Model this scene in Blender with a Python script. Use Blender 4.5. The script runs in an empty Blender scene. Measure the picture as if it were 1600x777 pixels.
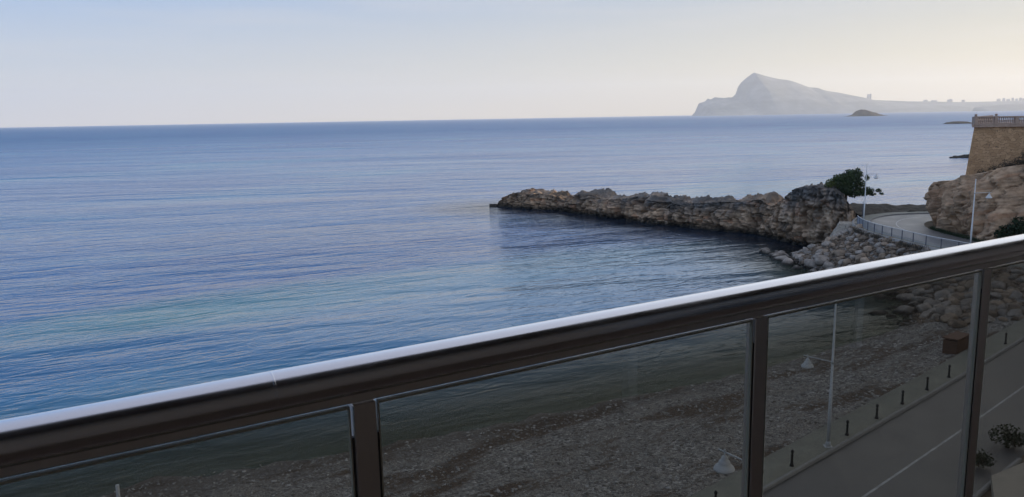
import bpy, bmesh, math, random
import numpy as np
from mathutils import Vector, Matrix

random.seed(7); rng = np.random.default_rng(7)
scene = bpy.context.scene
COL = scene.collection
R = math.radians

# ---------------------------------------------------------------- camera
CH = 18.2                                    # camera height above the sea
P, RO = R(9.66), R(1.02)
r0 = Vector((1, 0, 0)); u0 = Vector((0, math.sin(P), math.cos(P))); f0 = Vector((0, math.cos(P), -math.sin(P)))
cr = r0*math.cos(RO) - u0*math.sin(RO); cu = u0*math.cos(RO) + r0*math.sin(RO)
cam_d = bpy.data.cameras.new("camera"); cam = bpy.data.objects.new("camera", cam_d); COL.objects.link(cam)
M = Matrix((cr, cu, -f0)).transposed().to_4x4(); M.translation = (0, 0, CH)
cam.matrix_world = M
cam_d.sensor_width = 36; cam_d.lens = 36*1202/1600; cam_d.clip_start = .05; cam_d.clip_end = 60000
scene.camera = cam

# ---------------------------------------------------------------- sky, sun, exposure
SUN_EL, SUN_AZ = 9.0, 80.0                   # azimuth to the right of the view axis
world = bpy.data.worlds.new("World"); scene.world = world; world.use_nodes = True
wn = world.node_tree.nodes; wl = world.node_tree.links
bg = wn["Background"]
sky = wn.new("ShaderNodeTexSky"); sky.sky_type = 'NISHITA'; sky.sun_disc = False
sky.sun_elevation = R(SUN_EL); sky.sun_rotation = R(SUN_AZ)
sky.air_density = 1.0; sky.dust_density = 1.5; sky.ozone_density = 3.0; sky.altitude = 20
# pale hazy evening sky: colour by elevation, warmer on the sun's side, over the Nishita sky
tc = wn.new("ShaderNodeTexCoord"); sp = wn.new("ShaderNodeSeparateXYZ"); wl.new(tc.outputs['Generated'], sp.inputs[0])
def wramp(fac, stops):
    x = wn.new("ShaderNodeValToRGB"); e = x.color_ramp.elements
    while len(e) < len(stops): e.new(.5)
    for q, (p, c) in zip(e, stops): q.position = p; q.color = (*c, 1)
    wl.new(fac, x.inputs[0]); return x.outputs[0]
def wmix(f, a, b):
    x = wn.new("ShaderNodeMix"); x.data_type = 'RGBA'
    for k, v in ((0, f), (6, a), (7, b)):
        if isinstance(v, (int, float)): x.inputs[k].default_value = v
        else: wl.new(v, x.inputs[k])
    return x.outputs[2]
away = wramp(sp.outputs[2], [(0, (1.06, .93, .78)), (.03, (.84, .80, .76)), (.065, (.62, .67, .75)), (.14, (.39, .54, .80)), (.22, (.40, .60, .95)), (.45, (.32, .52, .90)), (1, (.46, .50, .66))])
near_ = wramp(sp.outputs[2], [(0, (.84, .66, .38)), (.06, (.74, .66, .48)), (.15, (.54, .57, .60)), (.23, (1.3, 1.32, 1.36)), (.45, (1.1, 1.16, 1.25)), (1, (.47, .50, .64))])
dt = wn.new("ShaderNodeVectorMath"); dt.operation = 'DOT_PRODUCT'; wl.new(tc.outputs['Generated'], dt.inputs[0]); dt.inputs[1].default_value = (math.sin(R(SUN_AZ)), math.cos(R(SUN_AZ)), 0)
mr = wn.new("ShaderNodeMapRange"); wl.new(dt.outputs['Value'], mr.inputs[0]); mr.inputs[1].default_value = -.45; mr.inputs[2].default_value = .72
# faint streaks of thin cloud
mp = wn.new("ShaderNodeMapping"); wl.new(tc.outputs['Generated'], mp.inputs[0]); mp.inputs['Scale'].default_value = (2.2, 2.2, 26)
cn = wn.new("ShaderNodeTexNoise"); wl.new(mp.outputs[0], cn.inputs[0]); cn.inputs['Scale'].default_value = 1.6; cn.inputs['Detail'].default_value = 5
cm = wn.new("ShaderNodeMapRange"); wl.new(cn.outputs[0], cm.inputs[0]); cm.inputs[1].default_value = .5; cm.inputs[2].default_value = .8; cm.inputs[3].default_value = 0; cm.inputs[4].default_value = .28
grad = wmix(mr.outputs[0], away, near_)
cl = wn.new("ShaderNodeRGB"); cl.outputs[0].default_value = (.80, .74, .70, 1)
grad = wmix(cm.outputs[0], grad, cl.outputs[0])
gain = wn.new("ShaderNodeVectorMath"); gain.operation = 'SCALE'; wl.new(grad, gain.inputs[0]); gain.inputs['Scale'].default_value = 1/(2*.12)
wl.new(wmix(.95, sky.outputs[0], gain.outputs[0]), bg.inputs[0]); bg.inputs[1].default_value = .12
sun_d = bpy.data.lights.new("sun", 'SUN'); sun_d.energy = 3.5; sun_d.angle = R(.5); sun_d.color = (1, .72, .46)
sun = bpy.data.objects.new("sun", sun_d); COL.objects.link(sun)
sv = Vector((math.sin(R(SUN_AZ))*math.cos(R(SUN_EL)), math.cos(R(SUN_AZ))*math.cos(R(SUN_EL)), math.sin(R(SUN_EL))))
sun.rotation_euler = (-sv).to_track_quat('-Z', 'Y').to_euler(); sun.location = sv*200
vs = scene.view_settings
scene.display_settings.display_device = 'sRGB'
vs.view_transform = 'Standard'; vs.look = 'None'; vs.exposure = 1.0; vs.gamma = 1; vs.use_curve_mapping = False
scene.render.engine = 'CYCLES'
cy = scene.cycles
cy.use_denoising = True; cy.max_bounces = 8; cy.transparent_max_bounces = 16; cy.volume_bounces = 2
cy.caustics_reflective = False; cy.caustics_refractive = False; cy.sample_clamp_indirect = 5

# ---------------------------------------------------------------- numpy noise
_p = rng.permutation(256); _p = np.concatenate([_p, _p, _p])
_g = rng.normal(size=(256, 3)); _g /= np.linalg.norm(_g, axis=1)[:, None]
def perlin(x, y, z):
    xi, yi, zi = (np.floor(a).astype(int) for a in (x, y, z))
    xf, yf, zf = x-xi, y-yi, z-zi
    s = lambda t: t*t*t*(t*(t*6-15)+10)
    u, v, w = s(xf), s(yf), s(zf); out = 0
    for i in (0, 1):
        for j in (0, 1):
            for k in (0, 1):
                h = _p[_p[_p[(xi+i) & 255] + ((yi+j) & 255)] + ((zi+k) & 255)]
                g = _g[h]
                d = g[..., 0]*(xf-i) + g[..., 1]*(yf-j) + g[..., 2]*(zf-k)
                out = out + d*(u if i else 1-u)*(v if j else 1-v)*(w if k else 1-w)
    return out*1.5
def fbm(x, y, z, o=4, f=1.0):
    a, t = 1.0, 0
    for _ in range(o): t = t + a*perlin(x*f, y*f, z*f); f *= 2.03; a *= .5
    return t
def hsh(i, j, k=0):
    h = np.sin(i*127.1 + j*311.7 + k*74.7)*43758.5453
    return h - np.floor(h)

# ---------------------------------------------------------------- objects
def tag(o, label=None, cat=None, group=None, kind=None):
    if label: o["label"] = label
    if cat: o["category"] = cat
    if group: o["group"] = group
    if kind: o["kind"] = kind
    return o
def empty(name, loc=(0, 0, 0), rz=0, **k):
    o = bpy.data.objects.new(name, None); COL.objects.link(o); o.location = loc; o.rotation_euler = (0, 0, rz)
    o.empty_display_size = .2
    return tag(o, **k)
def link(name, me, mat=None, parent=None, loc=(0, 0, 0), rz=0):
    o = bpy.data.objects.new(name, me); COL.objects.link(o); o.location = loc; o.rotation_euler = (0, 0, rz)
    if mat: me.materials.append(mat)
    if parent: o.parent = parent
    return o
def from_np(name, V, Fq, mat, parent=None, smooth=False, loc=(0, 0, 0), rz=0):
    me = bpy.data.meshes.new(name)
    V = np.asarray(V, dtype=np.float32).reshape(-1, 3); Fq = np.asarray(Fq, dtype=np.int32)
    n, k = Fq.shape
    me.vertices.add(len(V)); me.vertices.foreach_set("co", V.ravel())
    me.loops.add(n*k); me.loops.foreach_set("vertex_index", Fq.ravel())
    me.polygons.add(n); me.polygons.foreach_set("loop_start", np.arange(n, dtype=np.int32)*k)
    me.polygons.foreach_set("loop_total", np.full(n, k, dtype=np.int32))
    me.update(); me.validate()
    if smooth: me.polygons.foreach_set("use_smooth", np.ones(len(me.polygons), dtype=bool))
    return link(name, me, mat, parent, loc, rz)
def grid_faces(a, b, flip=False):
    i, j = np.meshgrid(np.arange(a-1), np.arange(b-1), indexing='ij')
    q = np.stack([i*b+j, (i+1)*b+j, (i+1)*b+j+1, i*b+j+1], -1).reshape(-1, 4)
    return q[:, ::-1] if flip else q
class MB:
    def __init__(s): s.b = bmesh.new()
    def box(s, c, d, m=None, bev=0, rz=0):
        mm = Matrix.Translation(c) @ Matrix.Rotation(rz, 4, 'Z') @ Matrix.Diagonal((*d, 1))
        if m is not None: mm = m @ mm
        r_ = bmesh.ops.create_cube(s.b, size=1, matrix=mm)
        if bev:
            es = list({e for v in r_['verts'] for e in v.link_edges})
            bmesh.ops.bevel(s.b, geom=es, offset=bev, segments=2, affect='EDGES', profile=.5)
        return s
    def tube(s, pts, rads, n=10, cap=True):
        pts = [Vector(p) for p in pts]
        if not hasattr(rads, '__len__'): rads = [rads]*len(pts)
        rings = []; ref = None
        for i, p in enumerate(pts):
            t = (pts[min(i+1, len(pts)-1)] - pts[max(i-1, 0)]).normalized()
            if ref is None: ref = Vector((0, 0, 1)) if abs(t.z) < .9 else Vector((1, 0, 0))
            a = t.cross(ref).normalized(); b = a.cross(t); ref = b
            rings.append([s.b.verts.new(p + (a*math.cos(2*math.pi*k/n) + b*math.sin(2*math.pi*k/n))*rads[i]) for k in range(n)])
        for A, B in zip(rings, rings[1:]):
            for k in range(n): s.b.faces.new((A[k], A[(k+1) % n], B[(k+1) % n], B[k])).smooth = True
        if cap: s.b.faces.new(rings[0][::-1]); s.b.faces.new(rings[-1])
        return s
    def lathe(s, prof, c=(0, 0, 0), n=20):
        rings = []
        for rr, z in prof:
            rings.append([s.b.verts.new((c[0]+rr*math.cos(2*math.pi*k/n), c[1]+rr*math.sin(2*math.pi*k/n), c[2]+z)) for k in range(n)])
        for A, B in zip(rings, rings[1:]):
            for k in range(n): s.b.faces.new((A[k], A[(k+1) % n], B[(k+1) % n], B[k])).smooth = True
        s.b.faces.new(rings[0][::-1]); s.b.faces.new(rings[-1])
        return s
    def build(s, name, mat, parent=None, loc=(0, 0, 0), rz=0):
        bmesh.ops.recalc_face_normals(s.b, faces=s.b.faces)
        me = bpy.data.meshes.new(name); s.b.to_mesh(me); s.b.free()
        return link(name, me, mat, parent, loc, rz)

# ---------------------------------------------------------------- materials
class NT:
    def __init__(s, name):
        s.m = bpy.data.materials.new(name); s.m.use_nodes = True; s.t = s.m.node_tree
        s.bsdf = s.t.nodes["Principled BSDF"]; s.out = s.t.nodes["Material Output"]
    def n(s, ty, ins={}, **k):
        x = s.t.nodes.new(ty)
        for a, v in k.items(): setattr(x, a, v)
        for a, v in ins.items(): s.set(x.inputs[a], v)
        return x
    def set(s, sock, v):
        if isinstance(v, bpy.types.NodeSocket): s.t.links.new(v, sock)
        else: sock.default_value = v
    def noise(s, vec, scale, detail=4, rough=.55, dist=0):
        return s.n('ShaderNodeTexNoise', {'Vector': vec, 'Scale': scale, 'Detail': detail, 'Roughness': rough, 'Distortion': dist})
    def ramp(s, fac, stops, interp='LINEAR'):
        x = s.n('ShaderNodeValToRGB', {'Fac': fac}); e = x.color_ramp.elements; x.color_ramp.interpolation = interp
        while len(e) < len(stops): e.new(.5)
        for q, (p, c) in zip(e, stops):
            q.position = p; q.color = (*c, 1) if len(c) == 3 else c
        return x.outputs[0]
    def mix(s, f, a, b, mode='MIX'):
        x = s.n('ShaderNodeMix', data_type='RGBA', blend_type=mode)
        s.set(x.inputs[0], f); s.set(x.inputs[6], a if not isinstance(a, tuple) else (*a[:3], 1)); s.set(x.inputs[7], b if not isinstance(b, tuple) else (*b[:3], 1))
        return x.outputs[2]
    def math(s, op, a, b=0, c=0, clamp=False):
        x = s.n('ShaderNodeMath', operation=op, use_clamp=clamp); s.set(x.inputs[0], a); s.set(x.inputs[1], b); s.set(x.inputs[2], c)
        return x.outputs[0]
    def mapr(s, v, a, b, c=0., d=1.):
        x = s.n('ShaderNodeMapRange', {'Value': v, 'From Min': a, 'From Max': b, 'To Min': c, 'To Max': d}); return x.outputs[0]
    def mapping(s, vec, rot=(0, 0, 0), scale=(1, 1, 1), loc=(0, 0, 0)):
        if any(rot) and scale != (1, 1, 1): vec = s.n('ShaderNodeMapping', {'Vector': vec, 'Rotation': rot}).outputs[0]; rot = (0, 0, 0)
        return s.n('ShaderNodeMapping', {'Vector': vec, 'Rotation': rot, 'Scale': scale, 'Location': loc}).outputs[0]
    def bump(s, h, strength=.5, dist=.1, normal=None):
        x = s.n('ShaderNodeBump', {'Height': h, 'Strength': strength, 'Distance': dist})
        if normal is not None: s.set(x.inputs['Normal'], normal)
        return x.outputs[0]
    def pos(s): return s.n('ShaderNodeNewGeometry').outputs['Position']
    def obj(s): return s.n('ShaderNodeTexCoord').outputs['Object']
    def sep(s, v): return s.n('ShaderNodeSeparateXYZ', {0: v}).outputs
    def P(s, **k):
        for a, v in k.items(): s.set(s.bsdf.inputs[a.replace('_', ' ')], v if not (isinstance(v, tuple) and len(v) == 3) else (*v, 1))
        return s.m

def speckled(name, c1, c2, scale=6, rough=.8, bump=.3, bd=.02, metallic=0., coords='obj', spec=.4):
    t = NT(name); v = t.obj() if coords == 'obj' else t.pos()
    a = t.noise(v, scale, 6, .6); b = t.noise(v, scale*6, 3)
    f = t.math('ADD', t.math('MULTIPLY', a.outputs[0], .7), t.math('MULTIPLY', b.outputs[0], .3))
    col = t.ramp(f, [(.35, c1), (.65, c2)])
    return t.P(Base_Color=col, Roughness=t.mapr(a.outputs[0], .3, .7, rough-.08, rough+.08), Metallic=metallic, Normal=t.bump(b.outputs[0], bump, bd), Specular_IOR_Level=spec)

def rock_mat(name, lo, mid, hi, grey, z_grey=(3, 6), wet=True, scale=1.0, crack=False, blocks=False, headland=False, tr=(.45, 1.4), rustk=.5):
    t = NT(name); p = t.pos(); z = t.sep(p)[2]; zg = z
    if headland: zg = t.math('SUBTRACT', z, t.mapr(t.sep(p)[0], 33, 40, 0, 2.8))
    n1 = t.noise(p, .35*scale, 5, .6, .3); n2 = t.noise(p, 1.6*scale, 6, .65); n3 = t.noise(p, 9*scale, 4, .7)
    st = t.noise(t.mapping(p, rot=(.06, .05, 0), scale=(.25, .25, 3.2)), 1.0*scale, 5, .6, .4)
    f = t.math('ADD', t.math('MULTIPLY', n2.outputs[0], .55), t.math('MULTIPLY', st.outputs[0], .45))
    col = t.ramp(f, [(.32, lo), (.5, mid), (.66, hi)])
    gz = t.math('ADD', t.mapr(zg, z_grey[0], z_grey[1]), t.math('MULTIPLY', t.math('SUBTRACT', n1.outputs[0], .5), 2.2), clamp=True)
    g = t.ramp(n2.outputs[0], [(.3, tuple(c*.55 for c in grey)), (.7, grey)])
    col = t.mix(gz, col, g)
    cr_ = t.n('ShaderNodeTexVoronoi', {'Vector': t.mapping(p, scale=(.8, .8, 1.6)), 'Scale': .9*scale}, feature='DISTANCE_TO_EDGE')
    ck = t.mapr(cr_.outputs[0], 0, .05, .45, 1.)
    if crack: col = t.mix(1., col, t.n('ShaderNodeCombineColor', {0: ck, 1: ck, 2: ck}).outputs[0], 'MULTIPLY')
    if blocks:                                # each fractured block weathers a little differently
        tn = t.mapr(t.n('ShaderNodeAttribute', attribute_name='tone').outputs['Fac'], .1, .9, tr[0], tr[1])
        col = t.mix(1., col, t.n('ShaderNodeCombineColor', {0: tn, 1: tn, 2: tn}).outputs[0], 'MULTIPLY')
        ru = t.math('MULTIPLY', t.mapr(t.n('ShaderNodeAttribute', attribute_name='rust').outputs['Fac'], .68, .8, 0, rustk), t.math('SUBTRACT', 1., gz))
        col = t.mix(ru, col, t.mix(n3.outputs[0], (.26, .11, .05), (.42, .21, .11)))
    if wet:
        wz = t.math('ADD', z, t.math('MULTIPLY', t.math('SUBTRACT', n2.outputs[0], .5), 1.6))
        wf = t.mapr(wz, .2, .9, 1, 0)
        col = t.mix(wf, col, (.025, .022, .018))
    h = t.math('ADD', t.math('ADD', t.math('MULTIPLY', n2.outputs[0], .4), t.math('MULTIPLY', st.outputs[0], .8)), t.math('MULTIPLY', n3.outputs[0], .22))
    if crack: h = t.math('ADD', h, t.math('MULTIPLY', ck, .25))
    return t.P(Base_Color=col, Roughness=.92, Specular_IOR_Level=.2, Normal=t.bump(h, .9, .12))

M_pen = rock_mat('limestone_peninsula', (.16, .105, .065), (.36, .255, .17), (.50, .38, .27), (.16, .15, .14), (1.8, 4.2), blocks=True, headland=True)
M_cliff = rock_mat('sandstone_cliff', (.15, .095, .058), (.36, .24, .15), (.46, .325, .215), (.27, .215, .165), (11, 15), wet=False, blocks=True, tr=(.85, 1.3), rustk=.35)
M_earth = speckled('dry_earth', (.10, .08, .055), (.22, .175, .125), .8, .95, .6, .15, coords='pos', spec=.1)
M_asph = speckled('asphalt', (.075, .072, .07), (.105, .102, .098), .5, .48, .4, .008, coords='pos', spec=.6)
M_pave = speckled('promenade_paving', (.17, .168, .135), (.25, .24, .195), .9, .85, .3, .01, coords='pos')
M_kerb = speckled('concrete_kerb', (.22, .21, .195), (.31, .30, .28), 3, .85, .3, .01)
M_conc = speckled('beige_concrete', (.33, .29, .23), (.42, .37, .30), 1.2, .9, .3, .01)
M_white = speckled('road_paint', (.26, .26, .255), (.52, .52, .51), 2.5, .7, .2, .003, coords='pos')
M_lamp = speckled('white_lamp_paint', (.50, .51, .51), (.60, .61, .61), 4, .45, .05, .002)
M_glow = speckled('opal_globe', (.7, .7, .68), (.76, .76, .74), 4, .3, .0, .001)
M_iron = speckled('black_cast_iron', (.012, .012, .013), (.03, .03, .032), 12, .5, .2, .002)
M_fence = speckled('galvanised_blue_grey', (.20, .24, .30), (.30, .34, .40), 5, .5, .1, .002, metallic=.3)
M_fpost = speckled('dark_fence_posts', (.05, .06, .09), (.09, .10, .14), 5, .5, .1, .002)
M_mtn = rock_mat('far_mountain', (.09, .11, .11), (.17, .19, .19), (.28, .29, .29), (.24, .26, .27), (150, 500), wet=False, scale=.004)
M_tower = speckled('far_tower_render', (.30, .30, .30), (.42, .41, .40), .02, .8, 0, .01, coords='pos')
M_islet = rock_mat('islet_rock', (.015, .015, .015), (.04, .04, .036), (.07, .068, .06), (.05, .05, .045), (4, 30), wet=True, scale=.15)
M_bark = speckled('pine_bark', (.07, .05, .035), (.15, .11, .08), 8, .9, .8, .03)
M_hill = speckled('shade_hill_scrub', (.05, .06, .035), (.16, .13, .09), .12, .95, .6, .5, coords='pos', spec=.1)

def leaf_mat(name, a, b):
    t = NT(name); p = t.pos(); n = t.noise(p, 1.4, 3); n2 = t.noise(p, 9, 2)
    col = t.ramp(t.math('ADD', t.math('MULTIPLY', n.outputs[0], .6), t.math('MULTIPLY', n2.outputs[0], .4)), [(.35, a), (.65, b)])
    return t.P(Base_Color=col, Roughness=.7, Specular_IOR_Level=.25)
M_pine = leaf_mat('dark_pine_needles', (.018, .035, .015), (.075, .105, .04))
M_yel = leaf_mat('yellow_green_leaves', (.05, .075, .02), (.12, .14, .04))
M_bush = leaf_mat('dark_bush_leaves', (.01, .022, .010), (.035, .055, .022))
M_dry = leaf_mat('dry_brush', (.035, .03, .022), (.09, .075, .055))

# boulders
def boulder_mat(name, a, b):
    t = NT(name); o = t.obj(); rnd = t.n('ShaderNodeObjectInfo').outputs['Random']
    n = t.noise(o, 1.6, 6, .65); n3 = t.noise(o, 8, 4, .6)
    col = t.ramp(n.outputs[0], [(.3, a), (.7, b)])
    k = t.mapr(rnd, 0, 1, .62, 1.15)
    col = t.mix(1., col, t.n('ShaderNodeCombineColor', {0: k, 1: k, 2: k}).outputs[0], 'MULTIPLY')
    wz = t.math('ADD', t.sep(t.pos())[2], t.math('MULTIPLY', t.math('SUBTRACT', n.outputs[0], .5), .6))
    col = t.mix(t.mapr(wz, .15, .45, 1, 0), col, (.025, .023, .02))
    return t.P(Base_Color=col, Roughness=.9, Specular_IOR_Level=.2, Normal=t.bump(n3.outputs[0], .7, .08))
M_bgrey = boulder_mat('grey_boulders', (.17, .15, .13), (.40, .355, .31))
M_btan = boulder_mat('tan_boulders', (.17, .125, .088), (.36, .285, .215))

# stone masonry
def masonry(name, c1, c2, mortar, w=.38, h=.2, rot=0.):
    t = NT(name); p = t.pos(); s = t.sep(t.mapping(p, rot=(0, 0, rot)))
    v = t.n('ShaderNodeCombineXYZ', {0: s[0], 1: s[2], 2: 0.}).outputs[0]
    wv = t.n('ShaderNodeVectorMath', {0: v, 1: t.noise(p, 1.8, 2).outputs[1]}, operation='ADD').outputs[0]
    br = t.n('ShaderNodeTexBrick', {'Vector': wv, 'Color1': (*c1, 1), 'Color2': (*c2, 1), 'Mortar': (*mortar, 1), 'Scale': 1., 'Mortar Size': .022, 'Mortar Smooth': .5, 'Bias': 0., 'Brick Width': w, 'Row Height': h})
    n = t.noise(p, .6, 5, .6); n2 = t.noise(p, 14, 3)
    col = t.mix(t.mapr(n.outputs[0], .35, .7, 0, .45), br.outputs[0], tuple(c*.55 for c in c1))
    h_ = t.math('ADD', t.math('MULTIPLY', br.outputs[1], -1.), t.math('MULTIPLY', n2.outputs[0], .6))
    return t.P(Base_Color=col, Roughness=.92, Specular_IOR_Level=.15, Normal=t.bump(h_, .8, .03))
M_bast = masonry('terrace_masonry', (.54, .36, .21), (.36, .23, .13), (.20, .14, .095), .62, .34, R(4))
M_abut = masonry('abutment_masonry', (.42, .38, .32), (.34, .30, .25), (.2, .17, .14), .5, .28, R(40))
M_bal = speckled('pinkish_balustrade_stone', (.34, .25, .20), (.46, .36, .30), 2.5, .9, .4, .01, coords='pos')

# pebble beach
t = NT('pebble_beach'); p = t.pos()
vo = t.n('ShaderNodeTexVoronoi', {'Vector': p, 'Scale': 8., 'Randomness': 1.}); vo2 = t.n('ShaderNodeTexVoronoi', {'Vector': p, 'Scale': 19., 'Randomness': 1.})
g1 = t.ramp(t.sep(vo.outputs[1])[0], [(0, (.11, .10, .09)), (.45, (.23, .215, .195)), (.8, (.36, .34, .315)), (1, (.55, .52, .48))])
g2 = t.ramp(t.sep(vo2.outputs[1])[1], [(0, (.13, .115, .10)), (.6, (.26, .235, .205)), (1, (.44, .41, .37))])
sz = t.noise(p, .5, 4); base = t.mix(t.mapr(sz.outputs[0], .4, .6), g1, g2)
pa = t.noise(t.mapping(p, rot=(0, 0, R(-38)), scale=(.35, 1.2, 1)), .32, 5, .62, .6)
br_ = t.mapr(pa.outputs[0], .50, .58, 0, .9)
base = t.mix(br_, base, t.ramp(t.sep(vo2.outputs[1])[0], [(0, (.055, .035, .022)), (1, (.15, .105, .07))]))
z = t.sep(p)[2]; zz = t.math('ADD', z, t.math('MULTIPLY', t.math('SUBTRACT', sz.outputs[0], .5), .5))
wl_ = t.mapr(zz, .10, .5, 1, 0); base = t.mix(wl_, base, t.mix(.6, base, (.045, .03, .02)))
hh = t.math('SUBTRACT', 1., t.math('MULTIPLY', vo.outputs[0], 1.2)); h2 = t.math('SUBTRACT', 1., vo2.outputs[0])
M_beach = t.P(Base_Color=base, Roughness=t.mapr(zz, .0, .3, .5, .9), Specular_IOR_Level=.25, Normal=t.bump(t.math('ADD', hh, t.math('MULTIPLY', h2, .4)), .9, .09))
t = NT('loose_pebbles'); nn = t.noise(t.pos(), 3.5, 2, .6); wn_ = t.n('ShaderNodeTexWhiteNoise', {'Vector': t.n('ShaderNodeVectorMath', {0: t.pos(), 1: (.3, .3, .3)}, operation='SNAP').outputs[0]})
M_peb = t.P(Base_Color=t.ramp(wn_.outputs[0], [(0, (.11, .10, .085)), (.5, (.22, .205, .185)), (.85, (.35, .335, .31)), (1, (.55, .53, .5))]), Roughness=.85, Specular_IOR_Level=.25)

# sea
t = NT('sea_water'); p = t.pos()
depth = t.n('ShaderNodeAttribute', attribute_name='shore').outputs['Fac']
ang = R(-30)
def layer(scale, sx, sy, off, det=2):
    return t.sep(t.n('ShaderNodeTexNoise', {'Vector': t.mapping(p, rot=(0, 0, ang), scale=(sx, sy, 1), loc=(off, off*2, 0)), 'Scale': scale, 'Detail': det, 'Roughness': .55, 'Distortion': .25}).outputs[1])
Ls = [(layer(1.0, .22, 1, 3, 2), .16, .62), (layer(.36, .16, 1, 11, 0), .05, .28), (layer(3.0, .4, 1, 23, 2), .3, .5), (layer(.035, .35, 1, 5, 2), .02, .04)]
wind = t.noise(t.mapping(p, rot=(0, 0, R(-8)), scale=(.25, 1, 1)), .012, 4, .6, .5)
amp = t.math('MULTIPLY', t.mapr(wind.outputs[0], .35, .65, .62, 1.15), t.mapr(depth, 0, .5, .45, 1))
sx = sy = None
for (o, ax, ay) in Ls:
    a = t.math('MULTIPLY', t.math('SUBTRACT', o[0], .5), ax); b = t.math('MULTIPLY', t.math('SUBTRACT', o[1], .5), ay)
    sx = a if sx is None else t.math('ADD', sx, a); sy = b if sy is None else t.math('ADD', sy, b)
sx = t.math('MULTIPLY', sx, amp); sy = t.math('SUBTRACT', t.math('MULTIPLY', sy, amp), .10)   # wave faces steepen towards the beach
ca, sa = math.cos(ang), math.sin(ang)      # wave frame back to world
wx = t.math('ADD', t.math('MULTIPLY', sx, ca), t.math('MULTIPLY', sy, sa)); wy = t.math('SUBTRACT', t.math('MULTIPLY', sy, ca), t.math('MULTIPLY', sx, sa))
nrm = t.n('ShaderNodeVectorMath', {0: t.n('ShaderNodeCombineXYZ', {0: wx, 1: wy, 2: 1.}).outputs[0]}, operation='NORMALIZE').outputs[0]
def hlay(scale, sx, off, det, a, rot=ang, ridge=.5):
    v = t.mapping(t.mapping(p, rot=(0, 0, rot)), scale=(sx, 1, 1), loc=(off, off*1.7, 0))
    o = t.n('ShaderNodeTexNoise', {'Vector': v, 'Scale': scale, 'Detail': det, 'Roughness': .5, 'Distortion': .35}).outputs[0]
    r_ = t.math('SUBTRACT', 1., t.math('MULTIPLY', t.math('ABSOLUTE', t.math('SUBTRACT', o, .5)), 4.))    # sharper crests
    return t.math('MULTIPLY', t.math('ADD', t.math('MULTIPLY', o, 1-ridge), t.math('MULTIPLY', r_, ridge*.5)), a)
hts = [hlay(.016, .35, 3, 3, 3.0, ang+R(24), .2), hlay(.045, .4, 19, 3, 1.8, ang+R(18), .3), hlay(.11, .34, 7, 3, 1.0, ang+R(12), .3), hlay(.26, .26, 2, 3, .62, ang, .3), hlay(.55, .28, 13, 2, .46, ang+R(6)), hlay(1.2, .36, 31, 2, .24, ang-R(9)), hlay(2.8, .5, 47, 2, .08, ang+R(14))]
hh = hts[0]
for q in hts[1:]: hh = t.math('ADD', hh, q)
hh = t.math('MULTIPLY', hh, amp)
bN = t.bump(hh, 1.0, 1.0)
dist0 = t.n('ShaderNodeVectorMath', {0: p}, operation='LENGTH').outputs['Value']
mixN = t.n('ShaderNodeMix', data_type='VECTOR'); t.set(mixN.inputs[0], t.mapr(dist0, 400, 2500, 0, .7)); t.set(mixN.inputs[4], bN); t.set(mixN.inputs[5], nrm)
tilt = t.n('ShaderNodeCombineXYZ', {0: 0., 1: t.mapr(dist0, 130, 420, 0., -.085), 2: 0.}).outputs[0]
nrm = t.n('ShaderNodeVectorMath', {0: t.n('ShaderNodeVectorMath', {0: mixN.outputs[1], 1: tilt}, operation='ADD').outputs[0]}, operation='NORMALIZE').outputs[0]
pt = t.noise(t.mapping(p, rot=(0, 0, R(-25)), scale=(.45, 1, 1)), .022, 4, .55, .8)
deep = t.ramp(pt.outputs[0], [(.36, (.006, .075, .24)), (.52, (.010, .10, .27)), (.66, (.025, .15, .29))])
shal = t.ramp(pt.outputs[0], [(.38, (.008, .075, .21)), (.52, (.014, .12, .26)), (.66, (.035, .18, .28))])
col = t.mix(t.mapr(depth, .35, .85, 0, 1), shal, deep)
sand = t.sep(t.mapping(t.mapping(p, loc=(24, -77, 0)), rot=(0, 0, R(-30)), scale=(1/46., 1/8.5, 1)))
sd_ = t.math('ADD', t.math('MULTIPLY', sand[0], sand[0]), t.math('MULTIPLY', sand[1], sand[1]))
sd_ = t.math('ADD', sd_, t.math('MULTIPLY', t.math('SUBTRACT', pt.outputs[0], .47), 9.))
col = t.mix(t.mapr(sd_, .0, 1.6, .75, 0), col, (.07, .24, .24))
col = t.mix(t.mapr(depth, .02, .30, 0, 1), (.055, .075, .05), col)
bay = t.sep(t.mapping(t.mapping(p, loc=(-1, -84, 0)), rot=(0, 0, R(-35)), scale=(1/30., 1/15., 1)))
bd_ = t.math('ADD', t.math('MULTIPLY', bay[0], bay[0]), t.math('MULTIPLY', bay[1], bay[1]))
bd_ = t.math('ADD', bd_, t.math('MULTIPLY', t.math('SUBTRACT', pt.outputs[0], .5), 3.))
col = t.mix(t.mapr(bd_, .1, 1.6, .75, 0), col, (.17, .29, .38))  # bright sky reflection on the bay, put into the water colour
pen_reflection = t.n('ShaderNodeAttribute', attribute_name='pen_reflection').outputs['Fac']
col = t.mix(t.mapr(pen_reflection, .15, 1., .96, 0), col, (.004, .008, .016))  # dark reflection of the peninsula, painted into the water colour by distance
dist_ = t.n('ShaderNodeVectorMath', {0: p}, operation='LENGTH').outputs['Value']
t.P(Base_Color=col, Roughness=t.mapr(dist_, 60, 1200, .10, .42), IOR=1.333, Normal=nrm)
tr = t.n('ShaderNodeBsdfTransparent', {'Color': (.75, .85, .8, 1)})
mx = t.n('ShaderNodeMixShader', {0: t.mapr(depth, 0., .12, .35, 1.), 1: tr.outputs[0], 2: t.bsdf.outputs[0]})
t.t.links.new(mx.outputs[0], t.out.inputs[0]); M_sea = t.m

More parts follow.
